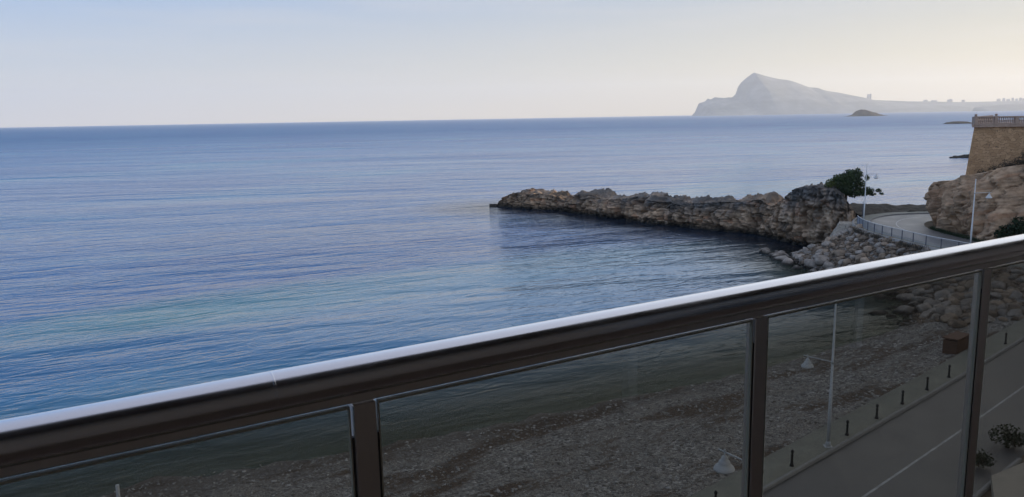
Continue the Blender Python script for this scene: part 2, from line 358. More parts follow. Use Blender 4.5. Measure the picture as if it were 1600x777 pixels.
# railing
t = NT('brushed_bronze_steel'); o = t.obj(); n = t.noise(t.mapping(o, scale=(.6, 40, 40)), 6, 3); n2 = t.noise(o, 5, 4)
M_rail = t.P(Base_Color=t.mix(n2.outputs[0], (.66, .66, .68), (.72, .72, .74)), Metallic=1., Roughness=t.mapr(n2.outputs[0], .3, .7, .16, .26), Normal=t.bump(n.outputs[0], .04, .001), Anisotropic=.3)
t = NT('bronze_post_metal'); o = t.obj(); n = t.noise(t.mapping(o, scale=(30, 30, .8)), 5, 3); n2 = t.noise(o, 3, 4)
M_post = t.P(Base_Color=t.mix(n2.outputs[0], (.66, .61, .57), (.74, .69, .65)), Metallic=1., Roughness=t.mapr(n.outputs[0], .3, .7, .38, .5), Normal=t.bump(n.outputs[0], .05, .001))
t = NT('smoked_glass')
fr = t.n('ShaderNodeFresnel', {'IOR': t.mapr(t.n('ShaderNodeNewGeometry').outputs['Backfacing'], 0, 1, 1.45, 1/1.45)}); tr = t.n('ShaderNodeBsdfTransparent', {'Color': (.665, .655, .62, 1)}); gl = t.n('ShaderNodeBsdfGlossy', {'Color': (1, 1, 1, 1), 'Roughness': .0})
mx = t.n('ShaderNodeMixShader', {0: fr.outputs[0], 1: tr.outputs[0], 2: gl.outputs[0]})
df = t.n('ShaderNodeBsdfDiffuse', {'Color': (.62, .56, .48, 1)}); sm = t.noise(t.mapping(t.obj(), scale=(1, 1, .5)), 5, 6, .65)
m2 = t.n('ShaderNodeMixShader', {0: t.mapr(sm.outputs[0], .35, .75, .035, .085), 1: mx.outputs[0], 2: df.outputs[0]})
t.t.links.new(m2.outputs[0], t.out.inputs[0]); M_glass = t.m
M_edge = speckled('polished_glass_edge', (.62, .62, .52), (.70, .69, .58), 6, .25, 0, .001)
M_gask = speckled('black_rubber_gasket', (.06, .055, .05), (.09, .085, .08), 20, .6, .1, .001)
M_wall = speckled('ochre_render', (.17, .125, .09), (.21, .155, .11), 1.5, .9, .4, .004)
M_tile = speckled('terracotta_tile', (.07, .045, .03), (.10, .065, .045), 3, .55, .2, .003)
M_ceil = speckled('balcony_ceiling_render', (.13, .10, .075), (.16, .125, .09), 1.5, .9, .3, .004)
M_dark = speckled('dark_window_glass', (.02, .022, .025), (.03, .032, .035), 2, .1, 0, .001)

# ---------------------------------------------------------------- plan curves
def smooth(pts, n):
    pts = np.array(pts, float); P_ = np.vstack([2*pts[0]-pts[1], pts, 2*pts[-1]-pts[-2]]); out = []
    for i in range(1, len(P_)-2):
        for u in np.linspace(0, 1, 24, endpoint=False):
            a, b, c, d = P_[i-1:i+3]
            out.append(.5*((2*b)+(-a+c)*u+(2*a-5*b+4*c-d)*u*u+(-a+3*b-3*c+d)*u**3))
    out.append(pts[-1]); out = np.array(out)
    L = np.concatenate([[0], np.cumsum(np.linalg.norm(np.diff(out[:, :2], axis=0), axis=1))])
    s = np.linspace(0, L[-1], n)
    return np.stack([np.interp(s, L, out[:, k]) for k in range(out.shape[1])], 1), L[-1]
def offs(c, d, dz=0.):                       # offset to the right of travel
    tg = np.gradient(c[:, :2], axis=0); tg /= np.linalg.norm(tg, axis=1)[:, None]
    o = c.copy(); o[:, 0] += tg[:, 1]*d; o[:, 1] -= tg[:, 0]*d; o[:, 2] += dz
    return o
C, LC = smooth([(-75, -41, 2.15), (-30, -3.2, 2.15), (-6, 17.1, 2.15), (10.9, 31.2, 2.15), (24, 42.1, 2.2), (34.3, 50.8, 2.3), (42.5, 57.6, 2.6), (47.2, 63.2, 3.1), (48.4, 68.5, 3.6),
                (46.6, 73.6, 4.0), (44.2, 78, 4.3), (43.2, 82.5, 4.4), (42.8, 86.5, 4.4), (43.1, 90.5, 4.4), (44.4, 94.8, 4.4), (46.6, 98.6, 4.4), (49.6, 101.5, 4.4), (53.5, 103.1, 4.4), (58, 103.2, 4.4), (66, 101.5, 4.4), (78, 97, 4.5)], 520)
sC = np.linspace(0, LC, len(C))
def at(x=None, y=None, lo=0, hi=None):       # index on C nearest a plan point
    d = (C[:, 0]-x)**2 + (C[:, 1]-y)**2; return int(np.argmin(d))
def loft(name, lines, mat, parent=None, smooth_=True, bumpz=0, bf=.5):
    V = np.stack(lines, 1); a, b = V.shape[:2]
    V = V.reshape(-1, 3).copy()
    if bumpz: V[:, 2] += bumpz*fbm(V[:, 0], V[:, 1], V[:, 2]*0, 4, bf)
    return from_np(name, V, grid_faces(a, b), mat, parent, smooth_)

# road, kerbs, promenade
RW = 6.2
tag(loft('road', [offs(C, .16 + (RW-.16)*k/6, 0.) for k in range(7)], M_asph), kind='structure')
def solid_strip(name, c, a, b, z0, z1, mat):
    return loft(name, [offs(c, a, z0), offs(c, a, z1), offs(c, b, z1), offs(c, b, z0)], mat, smooth_=False)
tag(solid_strip('kerb', C, -.02, .16, -.3, .13, M_kerb), kind='structure')
tag(loft('pavement', [offs(C, -1.6, -.6), offs(C, -1.6, .11), offs(C, -.02, .11)], M_pave, smooth_=False), kind='structure')
def dash_strip(name, c, a, w, z, mat):
    return loft(name, [offs(c, a, z), offs(c, a+w, z)], mat)
tag(dash_strip('road_marking', C, RW/2, .11, .005, M_white), kind='structure')
i0 = at(43, 90)
# inner kerb and gravel verge at the foot of the cliff
tag(solid_strip('kerb', C[:at(20, 38)], RW, RW+.18, -.3, .13, M_kerb), kind='structure')

# ground sheet of the land side
I = offs(C, RW-.02, -.012)[:at(53.5, 103)]
land = [I] + [I + np.array([d, -.25*d, 0.]) for d in (2., 6., 20., 60., 200.)]
tag(loft('ground', land, M_earth), kind='structure')

# shoreline and beach
shore_pts = [(-75, 2, 0), (-45, 21.5, 0), (-20.5, 36.1, 0), (-9.4, 40.3, 0), (1.8, 45.2, 0), (16.3, 52.4, 0), (27.4, 59.3, 0), (33, 63.5, 0), (37.2, 69.7, 0), (38.2, 74, 0), (37, 79, 0), (35.8, 84, 0), (34.8, 90, 0), (35.2, 95.5, 0), (38, 99, 0)]
NB = 260
SH, LS = smooth(shore_pts, NB)
nb_end = at(43.8, 93)
cb = C[:nb_end]; ii = np.linspace(0, len(cb)-1, NB)
# match the promenade edge with the shoreline by a monotone parameter
key_c = [at(-75, -41), at(-6, 17.1), at(10.9, 31.2), at(24, 42), at(34.3, 50.8), at(47.2, 63), at(46.6, 73.6), at(43, 83), nb_end]
key_s = []
for q in [(-75, 2), (-20.5, 36.1), (1.8, 45.2), (16.3, 52.4), (27.4, 59.3), (35.5, 66.5), (37.6, 76), (35.6, 86), (38, 99)]:
    key_s.append(int(np.argmin((SH[:, 0]-q[0])**2 + (SH[:, 1]-q[1])**2)))
PE = offs(C, -1.58, 0)
ci = np.interp(np.arange(NB), key_s, key_c)
top = np.stack([np.interp(ci, np.arange(len(C)), PE[:, k]) for k in range(3)], 1)
wr = np.clip((SH[:, 1]-60)/10, 0, 1)         # 0 on the beach, 1 where the rip-rap stands
lines = []
for v in np.concatenate([np.linspace(0, 1, 40), np.linspace(1.06, 2.6, 24)]):
    q = top + (SH-top)*v
    if v <= 1:
        zb = (top[:, 2]-.12)*(1-v) ; zb = zb*(1-wr) + wr*(top[:, 2]+.02)*(1-v)
        zb = zb + .10*np.sin(v*9)*np.sin(v*math.pi)*(1-wr)
    else: zb = -(v-1)*2.2 + 0*v
    q[:, 2] = zb; lines.append(q)
V = np.stack(lines, 1); a_, b_ = V.shape[:2]; V = V.reshape(-1, 3)
edge = np.tile(np.minimum(1, np.arange(b_)/3.), a_)
V[:, 2] += edge*.10*fbm(V[:, 0], V[:, 1], V[:, 2]*0, 4, .35)
beach = tag(from_np('beach', V, grid_faces(a_, b_), M_beach, smooth=True), kind='structure')
beachV = V.reshape(a_, b_, 3)

# sea: one sheet to the horizon, finer near the coast
def axis(lo, hi, step, far_lo, far_hi):
    a = list(np.arange(lo, hi+.01, step)); s = step; x = hi
    while x < far_hi: s *= 1.35; x = min(x+s, far_hi); a.append(x)
    s = step; x = lo
    while x > far_lo: s *= 1.35; x = max(x-s, far_lo); a.insert(0, x)
    return np.array(a)
ax_ = axis(-60, 60, 1.25, -13900, 13900); ay_ = axis(20, 195, 1.25, -380, 14800)
X, Y = np.meshgrid(ax_, ay_, indexing='ij')
pts = np.stack([X.ravel(), Y.ravel()], 1)
dmin = np.full(len(pts), 1e9)
for k in range(0, NB): dmin = np.minimum(dmin, (pts[:, 0]-SH[k, 0])**2 + (pts[:, 1]-SH[k, 1])**2)
dmin = np.sqrt(dmin)
# land side counts as zero
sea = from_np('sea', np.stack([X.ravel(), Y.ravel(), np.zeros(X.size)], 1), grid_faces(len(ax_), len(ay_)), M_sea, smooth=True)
at_ = sea.data.attributes.new('shore', 'FLOAT', 'POINT'); at_.data.foreach_set('value', np.clip(dmin/60., 0, 1).astype(np.float32))
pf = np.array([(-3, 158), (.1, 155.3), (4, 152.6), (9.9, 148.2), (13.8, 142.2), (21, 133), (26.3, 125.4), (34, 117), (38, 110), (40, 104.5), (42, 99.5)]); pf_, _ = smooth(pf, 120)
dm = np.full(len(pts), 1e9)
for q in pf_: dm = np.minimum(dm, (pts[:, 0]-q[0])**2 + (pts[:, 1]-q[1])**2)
at_ = sea.data.attributes.new('pen_reflection', 'FLOAT', 'POINT'); at_.data.foreach_set('value', np.clip(np.sqrt(dm)/20., 0, 1).astype(np.float32))
tag(sea, kind='structure')

# loose pebbles on the beach (nobody could count them)
N = 34000
ico = [(0, 0, 1), (.89, 0, .45), (.28, .85, .45), (-.72, .53, .45), (-.72, -.53, .45), (.28, -.85, .45), (.72, .53, -.45), (-.28, .85, -.45), (-.89, 0, -.45), (-.28, -.85, -.45), (.72, -.53, -.45), (0, 0, -1)]
icof = [(0,1,2),(0,2,3),(0,3,4),(0,4,5),(0,5,1),(1,6,2),(2,7,3),(3,8,4),(4,9,5),(5,10,1),(1,10,6),(2,6,7),(3,7,8),(4,8,9),(5,9,10),(6,11,7),(7,11,8),(8,11,9),(9,11,10),(10,11,6)]
ia = rng.integers(60, int(NB*.80), N); jb = rng.random(N)*39
j0 = jb.astype(int); fj = (jb-j0)[:, None]; fi = rng.random(N)[:, None]
Q = (beachV[ia, j0]*(1-fj)+beachV[ia, j0+1]*fj)*(1-fi) + (beachV[ia+1, j0]*(1-fj)+beachV[ia+1, j0+1]*fj)*fi
sz_ = (.03 + .075*rng.random(N)**3)
keep = (Q[:, 0] > -26) & (Q[:, 0] < 44) & (Q[:, 1] > 24); Q = Q[keep]; sz_ = sz_[keep]; N = len(Q)
ico = np.array(ico); a = rng.random(N)*6.28; sc = np.stack([1+.5*rng.random(N), .8+.3*rng.random(N), .45+.3*rng.random(N)], 1)*sz_[:, None]
pv = ico[None]*sc[:, None]; ca_, sa_ = np.cos(a)[:, None], np.sin(a)[:, None]
pv = np.stack([pv[..., 0]*ca_-pv[..., 1]*sa_, pv[..., 0]*sa_+pv[..., 1]*ca_, pv[..., 2]], -1) + Q[:, None]
fc = (np.array(icof)[None] + (np.arange(N)*12)[:, None, None]).reshape(-1, 3)
tag(from_np('pebbles', pv, fc, M_peb, smooth=True), 'loose grey pebbles and cobbles covering the beach', 'pebbles', kind='stuff')

# ---------------------------------------------------------------- rock masses
def rock_loft(name, keys, mat, ns, nv=(70, 34, 14), block=(3.0, 1.5, .5), amp=1.7, fb=.45, seed=0, under=.9, topn=.75, dip=0.04, rnd=1.3):
    """keys: x, y, inward dx, dy, z foot, z top, width, batter, rise"""
    K, L = smooth(keys, ns); s = np.linspace(0, L, ns)
    x, y, dx, dy, zf, zt, w, bt, rise = K.T
    dl = np.sqrt(dx*dx+dy*dy); dx = dx/dl; dy = dy/dl
    v1 = np.linspace(0, 1, nv[0]); v2 = np.linspace(0, 1, nv[1])[1:]; v3 = np.linspace(0, 1, nv[2])[1:]
    h = zt-zf
    D, Z, Wc, Wt = [], [], [], []
    for v in v1:
        D.append(bt*h*v**rnd); Z.append(zf+h*v); Wc.append(np.full(ns, 1.)); Wt.append(np.full(ns, 0.))
    for v in v2:
        D.append(bt*h + w*v); Z.append(zt + rise*v); Wc.append(np.full(ns, 1-v if v < .3 else .0)*.5); Wt.append(np.full(ns, min(1, v*6)))
    for v in v3:
        D.append(bt*h + w + 2.5*v); Z.append((zt+rise)*(1-v) + (zf-1)*v); Wc.append(np.zeros(ns)); Wt.append(np.full(ns, .6))
    D, Z, Wc, Wt = (np.stack(q, 1) for q in (D, Z, Wc, Wt))
    S = s[:, None] + 0*D
    X_ = x[:, None]+dx[:, None]*D; Y_ = y[:, None]+dy[:, None]*D
    # fractured strata: blocks at three sizes, in warped coordinates
    sw = S + .5*fbm(X_, Y_, Z, 2, .25) + seed*17; zw = Z + .35*fbm(S, Z*.3, Z*0+seed, 3, .22) + dip*S
    B = 0
    for (bw, bh, ba) in (block, (block[0]*.43, block[1]*.45, block[2]*.62), (block[0]*.2, block[1]*.22, block[2]*.36)):
        k = np.floor(zw/bh + .3*hsh(np.floor(sw/(bw*3)), 0*sw+seed)); j = np.floor(sw/bw + 7*hsh(k, 0*k+3))
        fx = sw/bw + 7*hsh(k, 0*k+3) - j; gap = np.minimum(fx, 1-fx)
        gz = zw/bh + .3*hsh(np.floor(sw/(bw*3)), 0*sw+seed) - k; gz = np.minimum(gz, 1-gz)
        B = B + ba*(hsh(j, k, seed)-.35) - ba*1.1*np.exp(-(gap/.05)**2)*(hsh(j, k, 77) > .3) - ba*.5*np.exp(-(gz/.06)**2)*(hsh(j, k, 55) > .4)
    big = 1.5*fb*fbm(X_, Y_, Z*.5, 4, .16)
    rid = np.clip(1-np.abs(perlin(S*.55+.6*fbm(S, Z, Z*0+seed, 2, .6), Z*.16, Z*0+seed*3.3))*9, 0, 1)
    f = amp*(B + big + .09*fbm(X_, Y_, Z, 4, 1.3) - .7*rid)
    und = under*np.exp(-((Z-zf[:, None]-1.2-.35)/.55)**2) if under else 0
    hf = np.clip(h/3., 0, 1)[:, None]
    n_out = (f - und)*Wc*hf
    X_ -= dx[:, None]*n_out; Y_ -= dy[:, None]*n_out
    zb = np.floor(fbm(X_, Y_, 0*Z+seed, 3, .35)*3.)/3.*topn + topn*.35*(hsh(np.floor(sw/.8), np.floor(D/.9), seed)-.5) + .2*topn*fbm(X_, Y_, Z, 3, 1.6)
    Z = Z + zb*Wt*hf
    o = from_np(name, np.stack([X_, Y_, Z], -1), grid_faces(ns, D.shape[1], True), mat)
    k = np.floor(zw/block[1] + .3*hsh(np.floor(sw/(block[0]*3)), 0*sw+seed)); j = np.floor(sw/block[0] + 7*hsh(k, 0*k+3)); k2 = np.floor(zw/(block[1]*.5) + .3*hsh(np.floor(sw/(block[0]*1.35)), 0*sw+seed)); j2 = np.floor(sw/(block[0]*.45) + 7*hsh(k2, 0*k2+3))
    for an, v_ in (('tone', .5*hsh(j, k, 9)+.5*hsh(j2, k2, 5)), ('rust', hsh(j2, k2, 31)*.6+hsh(j, k, 12)*.4)):
        q = o.data.attributes.new(an, 'FLOAT', 'POINT'); q.data.foreach_set('value', (v_+0*D).ravel().astype(np.float32))
    return o
A = (.8, .6)
pen = [(-3.8, 158.9, *A, -1.2, -.9, 1, .2, 0), (-3.1, 158, *A, -1.2, 1.6, 3, .25, .3), (-1.6, 156.6, *A, -1.2, 2.7, 4, .3, .4), (.1, 155.3, *A, -1.2, 3.1, 5, .3, .6), (4, 152.6, *A, -1.2, 3.1, 6, .35, .5), (7.6, 150.4, *A, -1.2, 2.9, 5, .35, .2), (9.9, 148.2, *A, -1.2, 2.2, 5, .3, .1),
       (11.0, 145.8, *A, -1.2, 3.4, 6, .25, .4), (13.8, 142.2, *A, -1.2, 3.7, 7, .22, .5), (16.5, 138.5, *A, -1.2, 3.3, 7, .22, .3), (21.1, 133, *A, -1.2, 4.1, 8, .22, .5), (23, 130, *A, -1.2, 3.9, 8, .2, .2), (26.3, 125.4, *A, -1.2, 3.8, 8, .2, .4),
       (30.6, 120.9, *A, -1.2, 4.3, 8, .18, .5), (34.3, 117, *A, -1.2, 4.8, 8, .15, .5), (36.2, 114.8, *A, -1.2, 5.3, 8, .15, .4), (37.3, 113, *A, -1.2, 4.5, 8, .15, .1), (37.9, 111.2, *A, -1.2, 5.3, 8, .2, .5), (38.6, 108.8, *A, -1.2, 6.9, 8, .2, .6),
       (39.4, 106.6, .82, .57, -1.2, 7.8, 7, .14, .3), (40.5, 104.2, .82, .57, -1.2, 8.3, 5.5, .12, .1), (41.4, 101.4, .8, .6, -1.2, 8.3, 4.5, .12, -.3), (42.0, 99.4, .6, .8, -1.2, 7.9, 4, .12, -.6), (42.9, 98.2, .45, .9, -1.2, 6.9, 3.5, .14, -.4), (44.0, 98.4, .3, .95, -1.2, 5.9, 3.5, .2, -.2), (45.4, 100.2, .2, .98, -1.2, 5.0, 3, .25, 0), (47, 103.5, .2, .98, 0, 4.4, 2, .3, 0)]
pen = [tuple(list(q[:6]) + [q[6]*.72] + list(q[7:])) for q in pen]
tag(rock_loft('rocky_peninsula', pen, M_pen, 520, seed=1), 'long jagged limestone peninsula reaching out into the sea, grey above and tan below', 'rocks')
# isolated slab awash off the tip
clf = [(84, 52, .5, -.85, 2.2, 14.5, 18, .4, 2), (72, 57, .7, -.7, 2.4, 14.5, 18, .4, 2), (62, 64, .9, -.3, 2.8, 16, 18, .42, 1), (58.4, 70, .97, .1, 3.6, 15.2, 16, .42, 1), (54.2, 76.0, .97, .2, 4.0, 13.6, 14, .42, 1.2), (51.0, 81.2, .98, .15, 4.2, 12.2, 12, .40, 1.2), (49.4, 86, .99, .1, 4.2, 10.9, 10, .34, 1.2),
       (50.1, 90.2, .98, -.1, 4.2, 10.0, 8, .3, .9), (51.1, 93.4, .9, -.35, 4.2, 9.4, 7, .3, .9), (53.4, 95.6, .6, -.8, 4.2, 8.2, 6, .16, 1.8), (57.5, 97, .2, -.98, 4.2, 8.4, 7, .2, 2), (64, 96, 0, -1, 4.2, 9, 9, .2, 2), (76, 91.5, 0, -1, 4.2, 10, 9, .2, 2)]
tag(rock_loft('sandstone_cliff', clf, M_cliff, 460, nv=(80, 40, 6), block=(2.6, 1.0, .17), amp=1.3, fb=1.3, seed=4, under=0, topn=.3, dip=.3, rnd=2.4), 'tan sandstone cliff cut beside the bend of the coast road', 'cliff')

# bank between the road bend and the open sea
ib = at(48.6, 100.9); Cb = C[ib:]
up = np.clip((sC[ib:]-sC[ib])/3, 0, 1); dn = 1-.95*np.clip((sC[ib:]-sC[ib]-2)/9, 0, 1)
M_bank = speckled('dark_bank_earth', (.05, .045, .036), (.13, .115, .095), 1.2, .95, .7, .15, coords='pos', spec=.1)
lines = []
for o_, z_ in ((-1.55, .05), (-2.2, .25), (-3.4, .75), (-5, 1.1), (-7, .9), (-9.5, .2), (-12.5, -1.8), (-16, -5.6)):
    q = offs(Cb, o_, 0); q[:, 2] = 4.4 + z_*((up*dn) if z_ > .1 else 1); lines.append(q)
dense = []
for a, b in zip(lines, lines[1:]):
    for u in (0, .25, .5, .75): dense.append(a*(1-u)+b*u)
dense.append(lines[-1])
tag(loft('embankment', dense, M_bank, bumpz=.35, bf=.5), kind='structure')

# hillside out of view to the right, added and shaped to shade the bay
gx = np.linspace(20, 420, 100); gy = np.linspace(-160, 420, 120); X, Y = np.meshgrid(gx, gy, indexing='ij')
e = np.clip((X - (.74*Y + 14))/28, 0, 1); e = e*e*(3-2*e); e2 = np.clip((X-.74*Y-60)/160, 0, 1)
south = np.clip((330-Y)/60, 0, 1)
H_ = (e*32 + 16*e2)*south*(1-.5*np.clip((Y-168)/14, 0, 1)) + 5*fbm(X, Y, X*0, 4, .02)*e - 3*(1-e)
keepout = (Y < 62) & (X < .74*62+30)
H_ = np.where(keepout & (X < 70), -3, H_)
hil = from_np('shade_hill', np.stack([X, Y, H_], -1), grid_faces(*X.shape), M_hill, smooth=True); tag(hil, kind='structure')

# ---------------------------------------------------------------- far coast, islands, town
F_ = 1202.
def ray(x, y): return f0 + cr*((x-800)/F_) + cu*((388.5-y)/F_)
def far_ridge(name, prof, D, depth, mat, ncol, nrow=50, rough=.04, lab=None, cat=None, kind=None, steep=1.2):
    px_ = np.linspace(prof[0][0], prof[-1][0], ncol); py = np.interp(px_, [q[0] for q in prof], [q[1] for q in prof])
    V = np.zeros((ncol, nrow, 3)); vv = np.linspace(-1, 1, nrow)
    base = prof[0][1]
    for i in range(ncol):
        d = ray(px_[i], py[i]); k = D/d.y; wx_, wz_ = d.x*k, CH + d.z*k
        wz_ = max(wz_, 0.5)
        for j, v in enumerate(vv):
            V[i, j] = (wx_, D + v*depth*(1 if v < 0 else .12), 0)
            V[i, j, 2] = wz_*(1-abs(v)**steep)
    nz = fbm(V[..., 0]/depth*2.2, V[..., 1]/depth*2.2, 0*V[..., 0], 6, 1.0)
    m = (1-np.abs(vv)[None])*np.abs(vv)[None]*4
    V[..., 2] += nz*m*rough*V[..., 2].max()*np.clip(V[..., 2]/(.4*V[..., 2].max()+1e-6), .1, 1)
    V[:, 0, 2] = V[:, -1, 2] = -2; V[0, :, 2] = np.minimum(V[0, :, 2], -1); V[-1, :, 2] = np.minimum(V[-1, :, 2], -1)
    o = from_np(name, V, grid_faces(ncol, nrow), mat, smooth=False)
    tag(o, lab, cat, kind=kind); return o
jag = lambda pr, a, n: [(q[0], q[1]) for q in pr]
mprof = [(1083, 178), (1086, 176), (1089, 168), (1092, 161), (1097, 160), (1102, 158), (1105.5, 154), (1108, 155.5), (1111, 155), (1117, 152), (1123, 152.5), (1131, 153), (1138, 152), (1144, 152), (1149.5, 147), (1153, 135.5), (1156, 131), (1159.5, 127), (1166, 121.5), (1173, 116), (1177.5, 113), (1182, 114), (1188, 116), (1200, 119.5), (1215, 123), (1228, 124.5), (1239, 127), (1252, 132), (1262.5, 136), (1276, 137), (1289.5, 141.6), (1305, 144), (1320, 146.7), (1337, 150), (1347, 152.8), (1364, 156), (1380, 157), (1397, 157.5), (1420, 158.3), (1441, 158.5), (1490, 159.5), (1532, 159), (1570, 158), (1600, 157), (1660, 155), (1720, 158), (1760, 166)]
MD = 8600.
far_ridge('mountain', mprof, MD, 900., M_mtn, 420, 44, kind='structure')
# nearer low coast in front of the town
far_ridge('far_shore', [(1520, 168.5), (1535, 166), (1560, 163.5), (1585, 162), (1605, 161), (1640, 160), (1700, 162), (1740, 168)], 7000., 250., M_mtn, 90, 16, kind='structure')

def tower(pxl, y_top, wpx, D, lab, group='hazy apartment towers of the far town', split=False, mast=False):
    g = ray(pxl, 160); k = D/g.y; x0 = g.x*k
    d = ray(pxl, y_top); zt = CH + d.z*D/d.y; w = wpx*D/F_
    zb = max(zt-260, 20)
    t_ = empty('mast' if mast else 'tower_block', (x0, D, zb), label=lab, cat='mast' if mast else 'tower', group=None if mast else group)
    h = zt-zb
    if mast:
        MB().tube([(0, 0, 0), (0, 0, h*.6), (0, 0, h)], [w*.5, w*.35, w*.15], 6).build('pole', M_tower, t_); return
    b = MB(); b.box((0, 0, h/2), (w, w*.8, h))
    b.build('wall', M_tower, t_)
    b = MB(); b.box((w*.1, 0, h+w*.08), (w*.35, w*.3, w*.16)); b.build('roof', M_tower, t_)
TD = MD+300
tower(1355.6, 147.5, 2.4, TD, 'left half of the tall twin tower beyond the mountain foot')
tower(1359.4, 147, 2.4, TD, 'right half of the tall twin tower beyond the mountain foot')
tower(1367, 152, .7, TD, 'slim mast right of the twin tower on the far ridge', mast=True)
tower(1177.4, 108, .8, MD, 'thin antenna mast on the mountain summit', mast=True)
far_t = [(1446, 156.6, 5), (1457, 157, 4), (1462, 157, 3), (1484, 155.6, 6), (1505, 156.3, 3.4), (1560, 154.8, 4), (1568, 153.8, 3), (1575, 155, 4), (1582, 153.2, 2.6), (1588, 154.3, 3), (1594, 153.0, 3), (1599, 154, 3)]
desc = ['low wide block leftmost on the flat far ridge', 'small block second from left on the flat far ridge', 'narrow block third from left on the flat far ridge', 'broad block in the middle of the flat far ridge', 'slim lone block between the broad block and the right cluster',
        'leftmost block of the town cluster at the right edge', 'slender second block of the right edge town cluster', 'squat third block of the right edge town cluster', 'slim fourth block of the right edge town cluster', 'fifth block of the right edge town cluster', 'tall sixth block of the right edge town cluster', 'last block of the town cluster at the frame edge']
for (a, b, c), l in zip(far_t, desc): tower(a, b, c, TD, 'hazy ' + l)

def islet(name, prof, D, depth, lab, mat=M_islet, rough=.15, ncol=90):
    return far_ridge(name, prof, D, depth, mat, ncol, 26, rough, lab, 'island', None, 1.6)
islet('islet', [(1318, 183), (1325, 181), (1331, 179.5), (1334, 176.5), (1338, 173.5), (1345, 171.3), (1351, 171.2), (1356, 172.6), (1363, 175.5), (1372, 178.5), (1381, 182)], 2950., 60., 'dome shaped rocky islet on the horizon below the mountain foot')
islet('islet', [(1473, 194.5), (1478, 191.5), (1488, 190), (1500, 189.6), (1510, 190), (1517, 191.5), (1521, 193.5)], 1020., 12., 'flat low islet just left of the stone terrace')
islet('rock', [(1483, 247), (1488, 244.5), (1492, 243), (1496, 243.6), (1500, 242.8), (1506, 241.5), (1512, 241), (1520, 241.8), (1530, 246)], 296., 2.5, 'low dark rock awash in the sea beside the terrace wall', rough=.3)
islet('rock', [(764, 322), (768, 320.6), (774, 320.3), (780, 320.8), (784, 322.4)], 160., 1.0, 'thin flat rock awash off the peninsula tip', rough=.3, ncol=30)

# ---------------------------------------------------------------- rip-rap slope and boulders
def boulder_mesh(k):
    bm = bmesh.new(); bmesh.ops.create_icosphere(bm, subdivisions=3, radius=1)
    V = np.array([v.co[:] for v in bm.verts]); rg = np.random.default_rng(100+k)
    for _ in range(11):                       # chop with planes, so faces and blunt edges appear
        n = rg.normal(size=3); n /= np.linalg.norm(n); c = .62+.25*rg.random()
        d = V@n; V = V - np.where(d > c, d-c, 0)[:, None]*n*.92
    V = V*(1+.07*fbm(V[:, 0]+k*7, V[:, 1], V[:, 2], 3, 1.5))[:, None]
    V = V*np.array([1.1+.25*rg.random(), .85+.2*rg.random(), .68+.2*rg.random()])
    for v, c in zip(bm.verts, V): v.co = c
    me = bpy.data.meshes.new('boulder'); bm.to_mesh(me); bm.free()
    me.polygons.foreach_set("use_smooth", np.ones(len(me.polygons), dtype=bool))
    return me
bms = [boulder_mesh(k) for k in range(8)]
bg_ = [m.copy() for m in bms]
for m in bms: m.materials.append(M_bgrey)
for m in bg_: m.materials.append(M_btan)
placed = []
GRP = 'boulders of the rip-rap slope below the road fence'
def put_boulder(x, y, z, r_, kind, lab, grp=GRP):
    me = (bms if kind == 0 else bg_)[rng.integers(0, 8)]
    o = bpy.data.objects.new('boulder', me); COL.objects.link(o); o.location = (x, y, z)
    o.rotation_euler = (rng.normal()*.35, rng.normal()*.35, rng.random()*6.28); o.scale = (r_, r_*(.85+.3*rng.random()), r_*(.85+.3*rng.random()))
    tag(o, lab, 'boulder', grp)
# the pale big ones at the waterline
for (x, y, z, r_, lab) in [(37.6, 93.6, .75, 1.25, 'largest pale grey boulder at the waterline below the headland'), (39.4, 94.6, 1.0, 1.0, 'pale rounded boulder right of the largest one at the waterline'), (36.4, 91.6, .35, .7, 'small pale boulder left of the largest one in the water')]:
    put_boulder(x, y, z, r_, 0, lab, None); placed.append((x, y, r_))
cnt = 0
i_lo, i_hi = int(np.argmin((SH[:, 0]-31)**2+(SH[:, 1]-62)**2)), NB-4
tries = 0
while cnt < 285 and tries < 30000:
    tries += 1
    i = rng.integers(i_lo, i_hi); v = rng.random()*1.12
    j = min(int(v*39), 62); q = beachV[i, min(j, 45)]
    if v > .93 and rng.random() < .4: continue
    w_ = np.clip((SH[i, 1]-58)/8, 0, 1)
    if v < .04 or (w_ < 1 and v > .18+.8*w_): continue
    r_ = (.35 + .5*rng.random()**1.5)*(.55+.6*min(v, 1)) + .08
    if any((q[0]-a)**2+(q[1]-b)**2 < (.68*(r_+c))**2 for a, b, c in placed): continue
    placed.append((q[0], q[1], r_)); cnt += 1
    kd = 0 if (rng.random() < .45 or v > .75) else 1
    where = ('beside the headland' if SH[i, 1] > 86 else 'below the middle of the fence' if SH[i, 1] > 74 else 'where the rip-rap meets the beach')
    row = 'in the top row' if v < .3 else 'halfway up the rip-rap' if v < .72 else 'in the lowest row'
    lab = f"{'large' if r_ > .68 else 'medium' if r_ > .5 else 'small'} {'grey' if kd == 0 else 'tan'} boulder {row}, {where}"
    put_boulder(q[0], q[1], q[2]+.22*r_, r_, kd, lab, 'grey '+GRP if kd == 0 else 'tan '+GRP)
